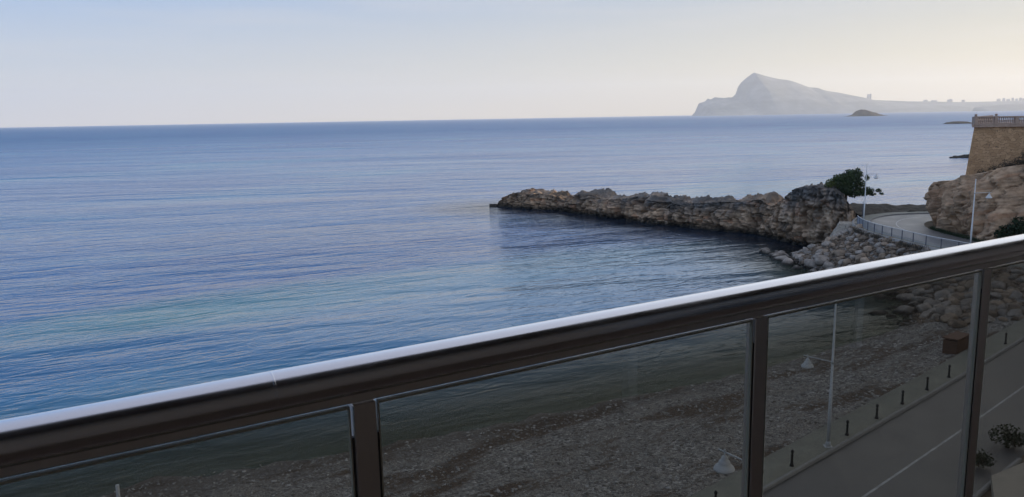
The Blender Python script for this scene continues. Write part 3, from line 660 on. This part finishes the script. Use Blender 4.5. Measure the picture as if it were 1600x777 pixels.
# stones between the boulders
N = 5200; ia = rng.integers(i_lo+4, i_hi-1, N); v = rng.random(N); jj = (v*42).astype(int)
Q = beachV[ia, jj]*.5 + beachV[ia+1, jj+1]*.5; Q = Q + rng.normal(size=Q.shape)*np.array([.15, .15, .02])
sz_ = .07+.17*rng.random(N)**2
pv = ico[None]*(sc_ := np.stack([1+.4*rng.random(N), .8+.3*rng.random(N), .6+.3*rng.random(N)], 1)*sz_[:, None])[:, None]*(1+.25*rng.normal(size=(N, 12, 1))*.5)
a = rng.random(N)*6.28; ca_, sa_ = np.cos(a)[:, None], np.sin(a)[:, None]
pv = np.stack([pv[..., 0]*ca_-pv[..., 1]*sa_, pv[..., 0]*sa_+pv[..., 1]*ca_, pv[..., 2]], -1) + Q[:, None] + np.array([0, 0, .04])
fc = (np.array(icof)[None] + (np.arange(N)*12)[:, None, None]).reshape(-1, 3)
tag(from_np('rubble', pv, fc, M_btan), 'small rubble filling the gaps between rip-rap boulders', 'rubble', kind='stuff')
# boulders in the water in front of the headland
for k in range(14):
    x = 33.5+rng.random()*5; y = 95.5+rng.random()*5 - (x-34)*.5
    put_boulder(x, y, .05+.1*rng.random(), .35+.4*rng.random(), 0, 'dark wet boulder in the water below the headland', 'wet boulders in the water below the headland')

# masonry abutment between headland and rip-rap
b = MB(); vb = [(41.6, 96.6, 4.5), (43.4, 95.4, 4.6), (42.9, 94.2, 4.5), (41.0, 95.2, 4.4)]; vt = [(38.6, 97.2, -.6), (41.8, 96.9, -.6), (41.2, 92.6, -.6), (38.4, 93.6, -.6)]
T = [b.b.verts.new(q) for q in vb]; Bo = [b.b.verts.new(q) for q in vt]
b.b.faces.new(T); b.b.faces.new(Bo[::-1])
for k in range(4): b.b.faces.new((T[k], T[(k+1) % 4], Bo[(k+1) % 4], Bo[k]))
bmesh.ops.subdivide_edges(b.b, edges=b.b.edges[:], cuts=14, use_grid_fill=True)
for v_ in b.b.verts:
    p_ = v_.co*1.1; n_ = fbm(np.array([p_.x]), np.array([p_.y]), np.array([p_.z]), 3, 1.)[0]
    v_.co += Vector((-.7, -.5, .1))*n_*.22
tag(b.build('stone_abutment', M_abut), 'pale sloping stone abutment between headland and rip-rap', 'wall')

# ---------------------------------------------------------------- road fence
fi = [i for i in range(len(C)) if at(46.5, 74) <= i <= at(44.0, 93.6)]
Fl = offs(C, -1.35, .12)[fi]; FL = np.concatenate([[0], np.cumsum(np.linalg.norm(np.diff(Fl[:, :2], axis=0), axis=1))])
fence = empty('road_fence', tuple(Fl[0]), label='low blue grey metal fence along the seaward edge of the road bend', cat='fence')
org = Fl[0].copy(); FP = lambda s: Vector([np.interp(s, FL, Fl[:, k])-org[k] for k in range(3)])
nseg = 12; SS = np.linspace(0, FL[-1], nseg+1)
fine = np.linspace(0, FL[-1], 60)
MB().tube([FP(s)+Vector((0, 0, 1.05)) for s in fine], .035, 8).build('top_rail', M_lamp, fence)
MB().tube([FP(s)+Vector((0, 0, .14)) for s in fine], .02, 6).build('lower_rail', M_fence, fence)
for s in SS: MB().box(tuple(FP(s)+Vector((0, 0, .5))), (.07, .07, 1.06), bev=.006).build('post', M_fpost, fence)
for a, b_ in zip(SS, SS[1:]):
    m = MB()
    for s in np.linspace(a, b_, 15)[1:-1]: m.box(tuple(FP(s)+Vector((0, 0, .6))), (.022, .022, .88))
    m.build('infill_panel', M_fence, fence)
# pale concrete footing under the fence is the pavement edge: a raised lip
q = offs(C, -1.6, 0)[fi]
tag(solid_strip('kerb', C[fi[0]:fi[-1]+14], -1.85, -1.58, -.5, .17, M_kerb), kind='structure')

# ---------------------------------------------------------------- street lamps
def lamp(loc, h, arm_z, ang_, L, lab, double=None):
    t_ = empty('street_lamp', loc, label=lab, cat='street lamp', group='white street lamps along the coast road')
    pole = MB().tube([(0, 0, 0), (0, 0, h*.35), (0, 0, h*.351), (0, 0, h)], [.085, .078, .066, .04], 14).build('pole', M_lamp, t_)
    b = MB(); b.box((0, 0, .02), (.36, .36, .04), bev=.008); b.lathe([(.13, .04), (.12, .22), (.09, .28)], n=14)
    for sx_ in (-1, 1):
        for sy_ in (-1, 1): b.lathe([(.018, .04), (.018, .08)], (sx_*.14, sy_*.14, 0), 6)
    b.build('base_plate', M_lamp, pole)
    def side(az_, L_, zz_):
        dx, dy = math.cos(az_), math.sin(az_)
        arm = MB().tube([(0, 0, zz_), (dx*(L_+.22), dy*(L_+.22), zz_)], [.028, .022], 8)
        arm.lathe([(.06, -.09), (.06, .09)], (0, 0, zz_), 12)
        arm.build('arm', M_lamp, t_)
        c = (dx*L_, dy*L_, zz_)
        sh = MB().lathe([(.02, -.02), (.02, -.10), (.06, -.12), (.10, -.17), (.105, -.25), (.15, -.27), (.17, -.33), (.175, -.37), (.25, -.42), (.295, -.50), (.30, -.53), (.27, -.53)], c, 24)
        s_ = sh.build('lamp_shade', M_lamp, t_)
        MB().lathe([(.24, -.535), (.22, -.57), (.12, -.60), (.03, -.61)], c, 20).build('diffuser', M_glow, s_)
        MB().lathe([(.012, .0), (.03, .03), (.03, .06), (.005, .10)], c, 10).build('finial', M_lamp, s_)
    side(ang_, L, arm_z)
    return t_
SEA = math.atan2(.765, -.645)
lamp((15.1, 35.0, 2.26), 7.7, 4.25, SEA, 1.25, 'white lamp post standing on the promenade between two bollards')
lamp((6.55, 19.2, 2.3), 7.9, 6.55, math.atan2(1.7, -1.05), 1.3, 'nearest white lamp, its bell shade beside the middle railing post')
lamp((-9.2, 16.6, 2.26), 7.75, 4.25, SEA, 1.25, 'white lamp whose pole tip shows behind the leftmost glass pane')
lamp((46.35, 76.6, 4.3), 7.05, 5.65, R(5), 1.55, 'white lamp post before the sandstone cliff, arm pointing right')
lamp((43.85, 94.9, 4.45), 7.4, 6.1, R(10), 1.35, 'white lamp post by the fence end near the pine tree')
o = MB().tube([(0, 0, 0), (0, 0, 2.9)], .03, 8); o = o.build('thin_pole', M_fpost, None, (43.1, 93.7, 4.5)); tag(o, 'thin dark pole just left of the lamp post at the fence end', 'pole')

# ---------------------------------------------------------------- bollards
bp = MB().lathe([(.10, 0), (.10, .05), (.075, .09), (.06, .14), (.052, .45), (.065, .49), (.065, .53), (.045, .57), (.045, .62), (.07, .66), (.075, .71), (.05, .77), (.012, .80)], n=16)
b0 = bp.build('bollard', M_iron)
names = ['black bollard low beside the middle railing post, below the bell lamp', 'black bollard just left of the promenade lamp post base', 'first black bollard to the right of the promenade lamp post', 'second black bollard to the right of the promenade lamp post', 'third black bollard to the right of the promenade lamp post', 'fourth black bollard to the right of the promenade lamp post', 'black bollard next to the right railing post, fifth from the lamp post', 'black bollard seen alone through the rightmost glass pane']
bpos = [(8.2, 29.2), (12.7, 32.9), (16.7, 36.1), (19.1, 38.15), (21.4, 40.1), (23.9, 42.1), (26.3, 44.1), (33.6, 50.4)]
for k, ((x, y), l) in enumerate(zip(bpos, names)):
    i = at(x, y); tgx, tgy = C[i+1, 0]-C[i-1, 0], C[i+1, 1]-C[i-1, 1]; n_ = math.hypot(tgx, tgy)
    c = C[i]; t_ = ((x-c[0])*tgx+(y-c[1])*tgy)/n_; ln = (c[0]+tgx/n_*t_ - tgy/n_*.28, c[1]+tgy/n_*t_ + tgx/n_*.28)
    o = b0 if k == 0 else b0.copy()
    if k: COL.objects.link(o)
    o.location = (ln[0], ln[1], c[2]+.11); tag(o, l, 'bollard', 'black bollards along the promenade kerb')

# ---------------------------------------------------------------- stone terrace on the cliff
ter = empty('stone_terrace', (54.9, 92, 8), label='battered tan masonry terrace wall with a balustrade on the cliff', cat='terrace')
O = Vector((54.9, 92, 8))
def prism(top, bot, zt, zb, cuts=0):
    b = MB(); T = [b.b.verts.new(Vector((x, y, zt))-O) for x, y in top]; Bo = [b.b.verts.new(Vector((x, y, zb))-O) for x, y in bot]
    n = len(top); b.b.faces.new(T); b.b.faces.new(Bo[::-1])
    for k in range(n): b.b.faces.new((T[k], T[(k+1) % n], Bo[(k+1) % n], Bo[k]))
    return b
tp = [(54.95, 92), (78, 90.3), (92, 112), (68, 110)]
prism(tp, [(53.3, 90.8), (78, 88.9), (92, 112), (68, 110)], 16.1, 7.0).build('wall', M_bast, ter)
def grow(poly, d):
    c = np.mean(poly, 0); return [tuple(np.array(q)+(np.array(q)-c)/np.linalg.norm(np.array(q)-c)*d) for q in poly]
prism(grow(tp, .42), grow(tp, .42), 16.36, 16.1).build('cornice', M_bal, ter)
A0, A1, A2 = Vector((54.75, 91.95, 16.36)), Vector((78, 90.15, 16.36)), Vector((68.3, 110.3, 16.36))
dA = (A1-A0).normalized(); rzA = math.atan2(dA.y, dA.x)
m = MB()
mid = (A0+A1)/2; LA = (A1-A0).length
MB().box((0, 0, 0), (LA, .34, .13), bev=.015).build('handrail', M_bal, ter, tuple(mid+Vector((0, 0, .92))-O), rzA)
MB().box((0, 0, 0), (LA, .34, .16), bev=.01).build('plinth', M_bal, ter, tuple(mid+Vector((0, 0, .08))-O), rzA)
bd_ = (A2-A0).normalized(); rzB = math.atan2(bd_.y, bd_.x); LB = (A2-A0).length; midB = (A0+A2)/2
MB().box((0, 0, 0), (LB-.5, .34, .13), bev=.015).build('handrail', M_bal, ter, tuple(midB+Vector((0, 0, .915))-O), rzB)
MB().box((0, 0, 0), (LB-.5, .34, .9), bev=.01).build('parapet', M_bal, ter, tuple(midB+Vector((0, 0, .4))-O), rzB)
balp = MB().lathe([(.085, .16), (.085, .20), (.05, .24), (.085, .38), (.095, .46), (.05, .62), (.045, .68), (.075, .76), (.075, .86)], n=10)
bal0 = None
for k in range(8):
    s = .25 + k*2.3
    if s > LA-.3: break
    q = A0+dA*s-O; MB().box((0, 0, .46), (.4, .42, .94), bev=.015).build('pier', M_bal, ter, tuple(q), rzA)
    if k in (0, 1, 3): MB().lathe([(.2, .99), (.2, 1.03), (.09, 1.06), (.15, 1.12), (.17, 1.19), (.1, 1.28), (.02, 1.31)], n=12).build('finial', M_bal, ter, tuple(q))
    for j in range(1, 9):
        s2 = s + .2 + j*1.9/9
        if s2 > LA or k > 5: continue
        q2 = A0+dA*s2-O
        if bal0 is None: bal0 = balp.build('baluster', M_bal, ter, tuple(q2))
        else:
            c_ = bal0.copy(); COL.objects.link(c_); c_.parent = ter; c_.location = q2

# ---------------------------------------------------------------- vegetation
def leaves(name, clumps, dens, size, mat, parent, seed=0, flat=.5, gapk=-.08):
    rg = np.random.default_rng(seed); Vs = []; 
    for (cx, cy_, cz, rx, ry, rz_) in clumps:
        n = int(dens*rx*ry*rz_*4.2)+90
        d = rg.normal(size=(n, 3)); d /= np.linalg.norm(d, axis=1)[:, None]; rr = rg.random(n)**.45
        p_ = d*rr[:, None]; k = fbm(p_[:, 0]*2+cx, p_[:, 1]*2+cy_, p_[:, 2]*2+cz, 3, 1.2)
        p_ = p_[k > gapk]; p_ = p_*np.array([rx, ry, rz_]) + np.array([cx, cy_, cz])
        Vs.append(p_)
    p_ = np.concatenate(Vs); n = len(p_)
    a = rg.normal(size=(n, 3)); a /= np.linalg.norm(a, axis=1)[:, None]; b = np.cross(a, rg.normal(size=(n, 3))); b /= np.linalg.norm(b, axis=1)[:, None]
    s = size*(.5+rg.random(n))[:, None]
    V = np.stack([p_-a*s-b*s*flat*.3, p_+b*s*flat, p_+a*s, p_-b*s*flat], 1)
    return from_np(name, V, np.arange(n*4).reshape(-1, 4), mat, parent)
tr_ = empty('pine_tree', (44.6, 102.4, 6.6), label='dark windswept pine tree standing behind the headland rocks', cat='tree')
tk = MB().tube([(0, 0, -1), (.2, .1, .4), (.1, .2, 1.4), (.5, .1, 2.6)], [.24, .2, .15, .08], 9)
for q in [(1.6, -.3, 2.9), (-1.0, .2, 2.7), (2.8, -.2, 1.3), (4.6, -.4, .9), (.3, .3, 3.7)]:
    tk.tube([(.15, .15, 1.0), (q[0]*.45, q[1]*.5, .9+q[2]*.4), q], [.10, .07, .02], 6)
tk.build('trunk', M_bark, tr_)
leaves('crown', [(-.6, 0, 2.3, 1.25, 1.2, 1.2), (.6, 0, 2.7, 1.3, 1.2, 1.35), (1.5, 0, 3.2, .75, .8, 1.05), (.3, 0, 1.5, 1.5, 1.2, .9), (-1.3, 0, 3.0, .45, .5, .4), (1.9, -.1, 2.0, .7, .7, .8), (2.3, 0, 1.0, 1.0, .9, .6), (3.1, 0, 1.15, .8, .7, .55), (1.3, 0, .75, 1.0, .8, .5), (3.6, 0, .65, .6, .5, .22), (4.5, 0, 1.15, .45, .4, .27), (4.9, 0, .7, .3, .3, .16), (2.85, 0, 2.9, .35, .35, .4)], 620, .11, M_pine, tr_, 3)
sb = empty('shrub', (42.6, 102.2, 8.2), label='yellow green shrub on the rocks left of the pine tree', cat='shrub')
MB().tube([(0, 0, -.6), (.1, 0, .5)], [.05, .02], 6).build('stem', M_bark, sb)
leaves('foliage', [(0, 0, .7, .75, .6, .6), (-.3, 0, .4, .7, .5, .45), (.9, 0, .35, .6, .5, .4)], 500, .10, M_yel, sb, 5)
sb = empty('bush', (52.7, 79.0, 4.3), label='large dark green bush at the foot of the sandstone cliff', cat='bush')
MB().tube([(0, 0, -.6), (.1, 0, 1.6)], [.12, .05], 6).build('stem', M_bark, sb)
leaves('foliage', [(-1.2, -.2, 1.0, 1.3, 1.1, 1.1), (.2, -.3, 1.7, 1.5, 1.2, 1.3), (1.6, -.6, 1.6, 1.6, 1.3, 1.5), (-.6, -.4, .4, 1.7, 1.2, .8), (2.6, -1, 1.0, 1.6, 1.3, 1.3)], 420, .13, M_bush, sb, 6)
# brush along the foot of the terrace wall
clo = bpy.data.objects['sandstone_cliff']; cc = np.zeros(len(clo.data.vertices)*3, dtype=np.float32); clo.data.vertices.foreach_get('co', cc); cc = cc.reshape(-1, 3)
for k, (x, y, z, s, l) in enumerate([(55.2, 90.2, 10.5, .45, 'leftmost low brush at the foot of the terrace wall'), (56.3, 89.6, 11.0, .6, 'small dark brush second from the left under the terrace wall'), (57.3, 89.0, 11.4, .8, 'round dark brush midway along the terrace wall foot'), (58.4, 88.4, 11.8, .8, 'spreading dark brush right of the middle of the terrace wall foot'), (59.3, 87.6, 12.5, 1.1, 'tallest dark brush under the terrace wall near the frame edge'), (60.8, 86.8, 12.9, 1.2, 'last dark brush under the terrace wall at the frame edge')]):
    z = float(np.max(cc[(cc[:, 0]-x)**2+(cc[:, 1]-y)**2 < .4, 2], initial=z)); s *= 1.15
    sb = empty('dry_shrub', (x, y, z-.1), label=l, cat='shrub', group='dark dry shrubs below the terrace wall')
    MB().tube([(0, 0, -.5), (0, 0, s*.6)], [.04, .015], 5).build('stem', M_bark, sb)
    leaves('foliage', [(0, 0, s*.5, s*1.0, s*.9, s*.75), (s*.6, 0, s*.35, s*.7, s*.7, s*.5)], 420, .10, M_dry, sb, 20+k, .25)
# planting beside the near pavement
for (x, y, s, l, sd) in [(21.0, 32.7, .55, 'dark low bush beside the pavement behind the right railing post', 31), (23.6, 34.8, .75, 'dark rounded bush beside the pavement at the right frame edge', 32)]:
    sb = empty('bush', (x, y, 2.3), label=l, cat='bush')
    MB().tube([(0, 0, -.1), (0, 0, s*.6)], [.04, .015], 5).build('stem', M_bark, sb)
    leaves('foliage', [(0, 0, s*.6, s*1.1, s, s*.7), (s*.5, 0, s*.4, s*.8, s*.8, s*.5)], 700, .07, M_bush, sb, sd)
# dry grass under the fence and along the cliff foot
def grass(name, P_, hgt, lab, mat, seed):
    rg = np.random.default_rng(seed); n = len(P_); a = rg.random(n)*6.28; w = .02
    d = np.stack([np.cos(a), np.sin(a), 0*a], 1); h = hgt*(.4+rg.random(n))[:, None]; ln = rg.normal(size=(n, 3))*.25*h; ln[:, 2] = 0
    up_ = np.array([[0, 0, 1.]])
    V = np.stack([P_-d*w, P_+d*w, P_+up_*h+ln], 1)
    tag(from_np(name, V, np.arange(n*3).reshape(-1, 3), mat), lab, 'grass', kind='stuff')
k_ = rng.integers(fi[0], fi[-1], 5000); P_ = offs(C, -2.15, 0)[k_]; P_ += rng.normal(size=P_.shape)*np.array([.28, .28, 0])
kp = fbm(P_[:, 0], P_[:, 1], 0*P_[:, 0], 3, .3) > -.05; grass('grass', P_[kp]-np.array([0, 0, .15]), .38, 'dry dark grass growing along the foot of the road fence', M_dry, 2)
CF = np.array([(54.5, 72.5, 3.9), (51.3, 76.2, 4.1), (49.6, 80.8, 4.35), (49.2, 86, 4.35), (49.8, 90.2, 4.35)])
u = rng.random(6000)*4; k_ = np.minimum(u.astype(int), 3); f_ = (u-k_)[:, None]; P_ = CF[k_]*(1-f_)+CF[k_+1]*f_ + rng.normal(size=(6000, 3))*np.array([.22, .22, 0]); grass('grass', P_, .3, 'low green grass strip along the foot of the cliff', M_bush, 8)

# small stone stacks on the crest
pen_o = bpy.data.objects['rocky_peninsula']; pc = np.zeros(len(pen_o.data.vertices)*3, dtype=np.float32); pen_o.data.vertices.foreach_get('co', pc); pc = pc.reshape(-1, 3)
def top_at(x, y):
    m = (pc[:, 0]-x)**2+(pc[:, 1]-y)**2 < .5; return float(np.median(pc[m, 2]))
def stack(x, y, z, s, lab):
    t_ = empty('stone_stack', (x, y, z), label=lab, cat='stone stack')
    zz_ = -s*.3
    for k in range(4):
        me = bg_[k]; o = bpy.data.objects.new('stone', me); COL.objects.link(o); o.parent = t_; q = s*(.5-.09*k); o.scale = (q, q, q*.8); zz_ += q*.5; o.location = (.05*k, 0, zz_); zz_ += q*.45
stack(23.5, 135.2, top_at(23.5, 135.2), .42, 'small stone stack on the crest midway along the peninsula')
stack(41.6, 106.5, top_at(41.6, 106.5), .40, 'small stone stack on top of the headland')

# brown box on the beach, added to stand in for a glass reflection
bx = empty('reflection_box', (30.2, 50.6, 1.75), R(38), label='brown box on the pebbles standing in for a reflection in the glass', cat='stand-in box')
M_box = speckled('brown_reflection_box', (.10, .055, .035), (.16, .09, .06), 3, .8, .4, .01)
b = MB()
for k in range(5): b.box((0, 0, .12+k*.22), (2.0, .9, .212), bev=.008)
b.build('body', M_box, bx); MB().box((0, 0, 1.24), (2.1, 1.0, .08), bev=.01).build('lid', M_box, bx)

# beige forecourt of the building
b = MB(); pl = [(20.5, 31.0), (24.5, 33.2), (40, 42), (36, 25), (20, 12), (9, 10.5)]
T = [b.b.verts.new((x, y, 2.62)) for x, y in pl]; Bo = [b.b.verts.new((x, y, 2.0)) for x, y in pl]
b.b.faces.new(T); b.b.faces.new(Bo[::-1])
for k in range(len(pl)): b.b.faces.new((T[k], T[(k+1) % len(pl)], Bo[(k+1) % len(pl)], Bo[k]))
tag(b.build('forecourt_pavement', M_conc), kind='structure')

# ---------------------------------------------------------------- balcony railing
AZ = R(59.5); ux, uy = math.sin(AZ), math.cos(AZ); nx_, ny_ = -uy, ux
D0 = 1.15; FLOOR = CH-1.5; RZ = math.atan2(uy, ux)
rail = empty('balcony_railing', (nx_*D0, ny_*D0, FLOOR), RZ, label='bronze metal balcony railing with smoked glass panes', cat='railing')
rail.rotation_euler = (0, -.005, RZ)
RH = CH-.40-.005-FLOOR                      # handrail centre above floor (local z)
S0, S1 = -2.4, 5.2
MB().tube([(s, 0, RH) for s in np.linspace(S0, S1, 60)], .031, 64).build('handrail', M_rail, rail)
MB().tube([(.253, 0, RH), (.2532, 0, RH), (.2562, 0, RH), (.2564, 0, RH)], [.0311, .0313, .0313, .0311], 64).build('joint_sleeve', M_rail, rail)
hr = MB().box(((S0+S1)/2, 0, RH-.0345), (S1-S0, .018, .018), bev=.002).build('channel', M_post, rail)
posts = [-1.42, -.51, .395, 1.31, 2.215, 3.13, 4.04]
for s in posts:
    pb = MB(); pb.box((s, 0, (RH-.045)/2), (.038, .028, RH-.045), bev=.002)
    po = pb.build('post', M_post, rail)
    MB().box((s, 0, .012), (.09, .09, .024), bev=.003).build('base_plate', M_post, po)
    for sd in (-1, 1):
        MB().box((s+sd*.0215, -.006, (RH-.09)/2+.01), (.003, .010, RH-.13)).build('glazing_bead', M_gask, po)
for a, b_ in zip(posts, posts[1:]):
    z0, z1 = .10, RH-.0510
    gp = MB().box(((a+b_)/2, -.006, (z0+z1)/2), (b_-a-.048, .008, z1-z0)).build('glass_pane', M_glass, rail)
    ge = MB(); ge.box(((a+b_)/2, -.006, z1+.0022), (b_-a-.048, .0095, .0042)); ge.build('glass_edge', M_edge, gp)
    for sx_ in (a+.0245, b_-.0245): MB().box((sx_, -.006, (z0+z1)/2), (.0025, .0085, z1-z0)).build('glass_edge', M_edge, gp)

# ---------------------------------------------------------------- the building behind the camera
bd = empty('apartment_building', (nx_*D0, ny_*D0, 0), RZ, label='ochre rendered apartment building whose balcony the picture is taken from', cat='building')
top_z, LX = 26., 9.
MB().box((1.0, -1.9-5, 13), (2*LX, 10, 26)).build('wall', M_wall, bd)
for fz in (FLOOR-.1, FLOOR-3.1, FLOOR-6.1, FLOOR-9.1):
    MB().box((1.0, -.9, fz), (2*LX, 1.99, .2)).build('balcony_floor', M_tile, bd)
MB().box((1.0, -1.145, FLOOR+2.75), (2*LX, 1.5, .22)).build('balcony_ceiling', M_ceil, bd)
for s in (-1.6, 3.4):
    w = MB().box((s, -1.895, FLOOR+1.08), (1.8, .04, 2.1)).build('window', M_dark, bd)
    b = MB(); b.box((s-.93, -1.89, FLOOR+1.1), (.06, .08, 2.2)); b.box((s+.93, -1.89, FLOOR+1.1), (.06, .08, 2.2)); b.box((s, -1.89, FLOOR+2.17), (1.8, .08, .06)); b.box((s, -1.885, FLOOR+1.08), (.05, .08, 2.1)); b.build('frame', M_lamp, w)

# ---------------------------------------------------------------- haze
hz = MB().box((0, 7200, 300), (27900, 15300, 616)).build('haze', None); tag(hz, 'thin pale sea haze in the air over the bay', 'haze', kind='stuff')
hm = bpy.data.materials.new('haze'); hm.use_nodes = True; nt = hm.node_tree; nt.nodes.clear()
ov = nt.nodes.new('ShaderNodeOutputMaterial'); pv_ = nt.nodes.new('ShaderNodeVolumePrincipled')
pv_.inputs['Color'].default_value = (.82, .92, 1, 1); pv_.inputs['Density'].default_value = .000072; pv_.inputs['Anisotropy'].default_value = .3
nt.links.new(pv_.outputs[0], ov.inputs['Volume']); hz.data.materials.append(hm)
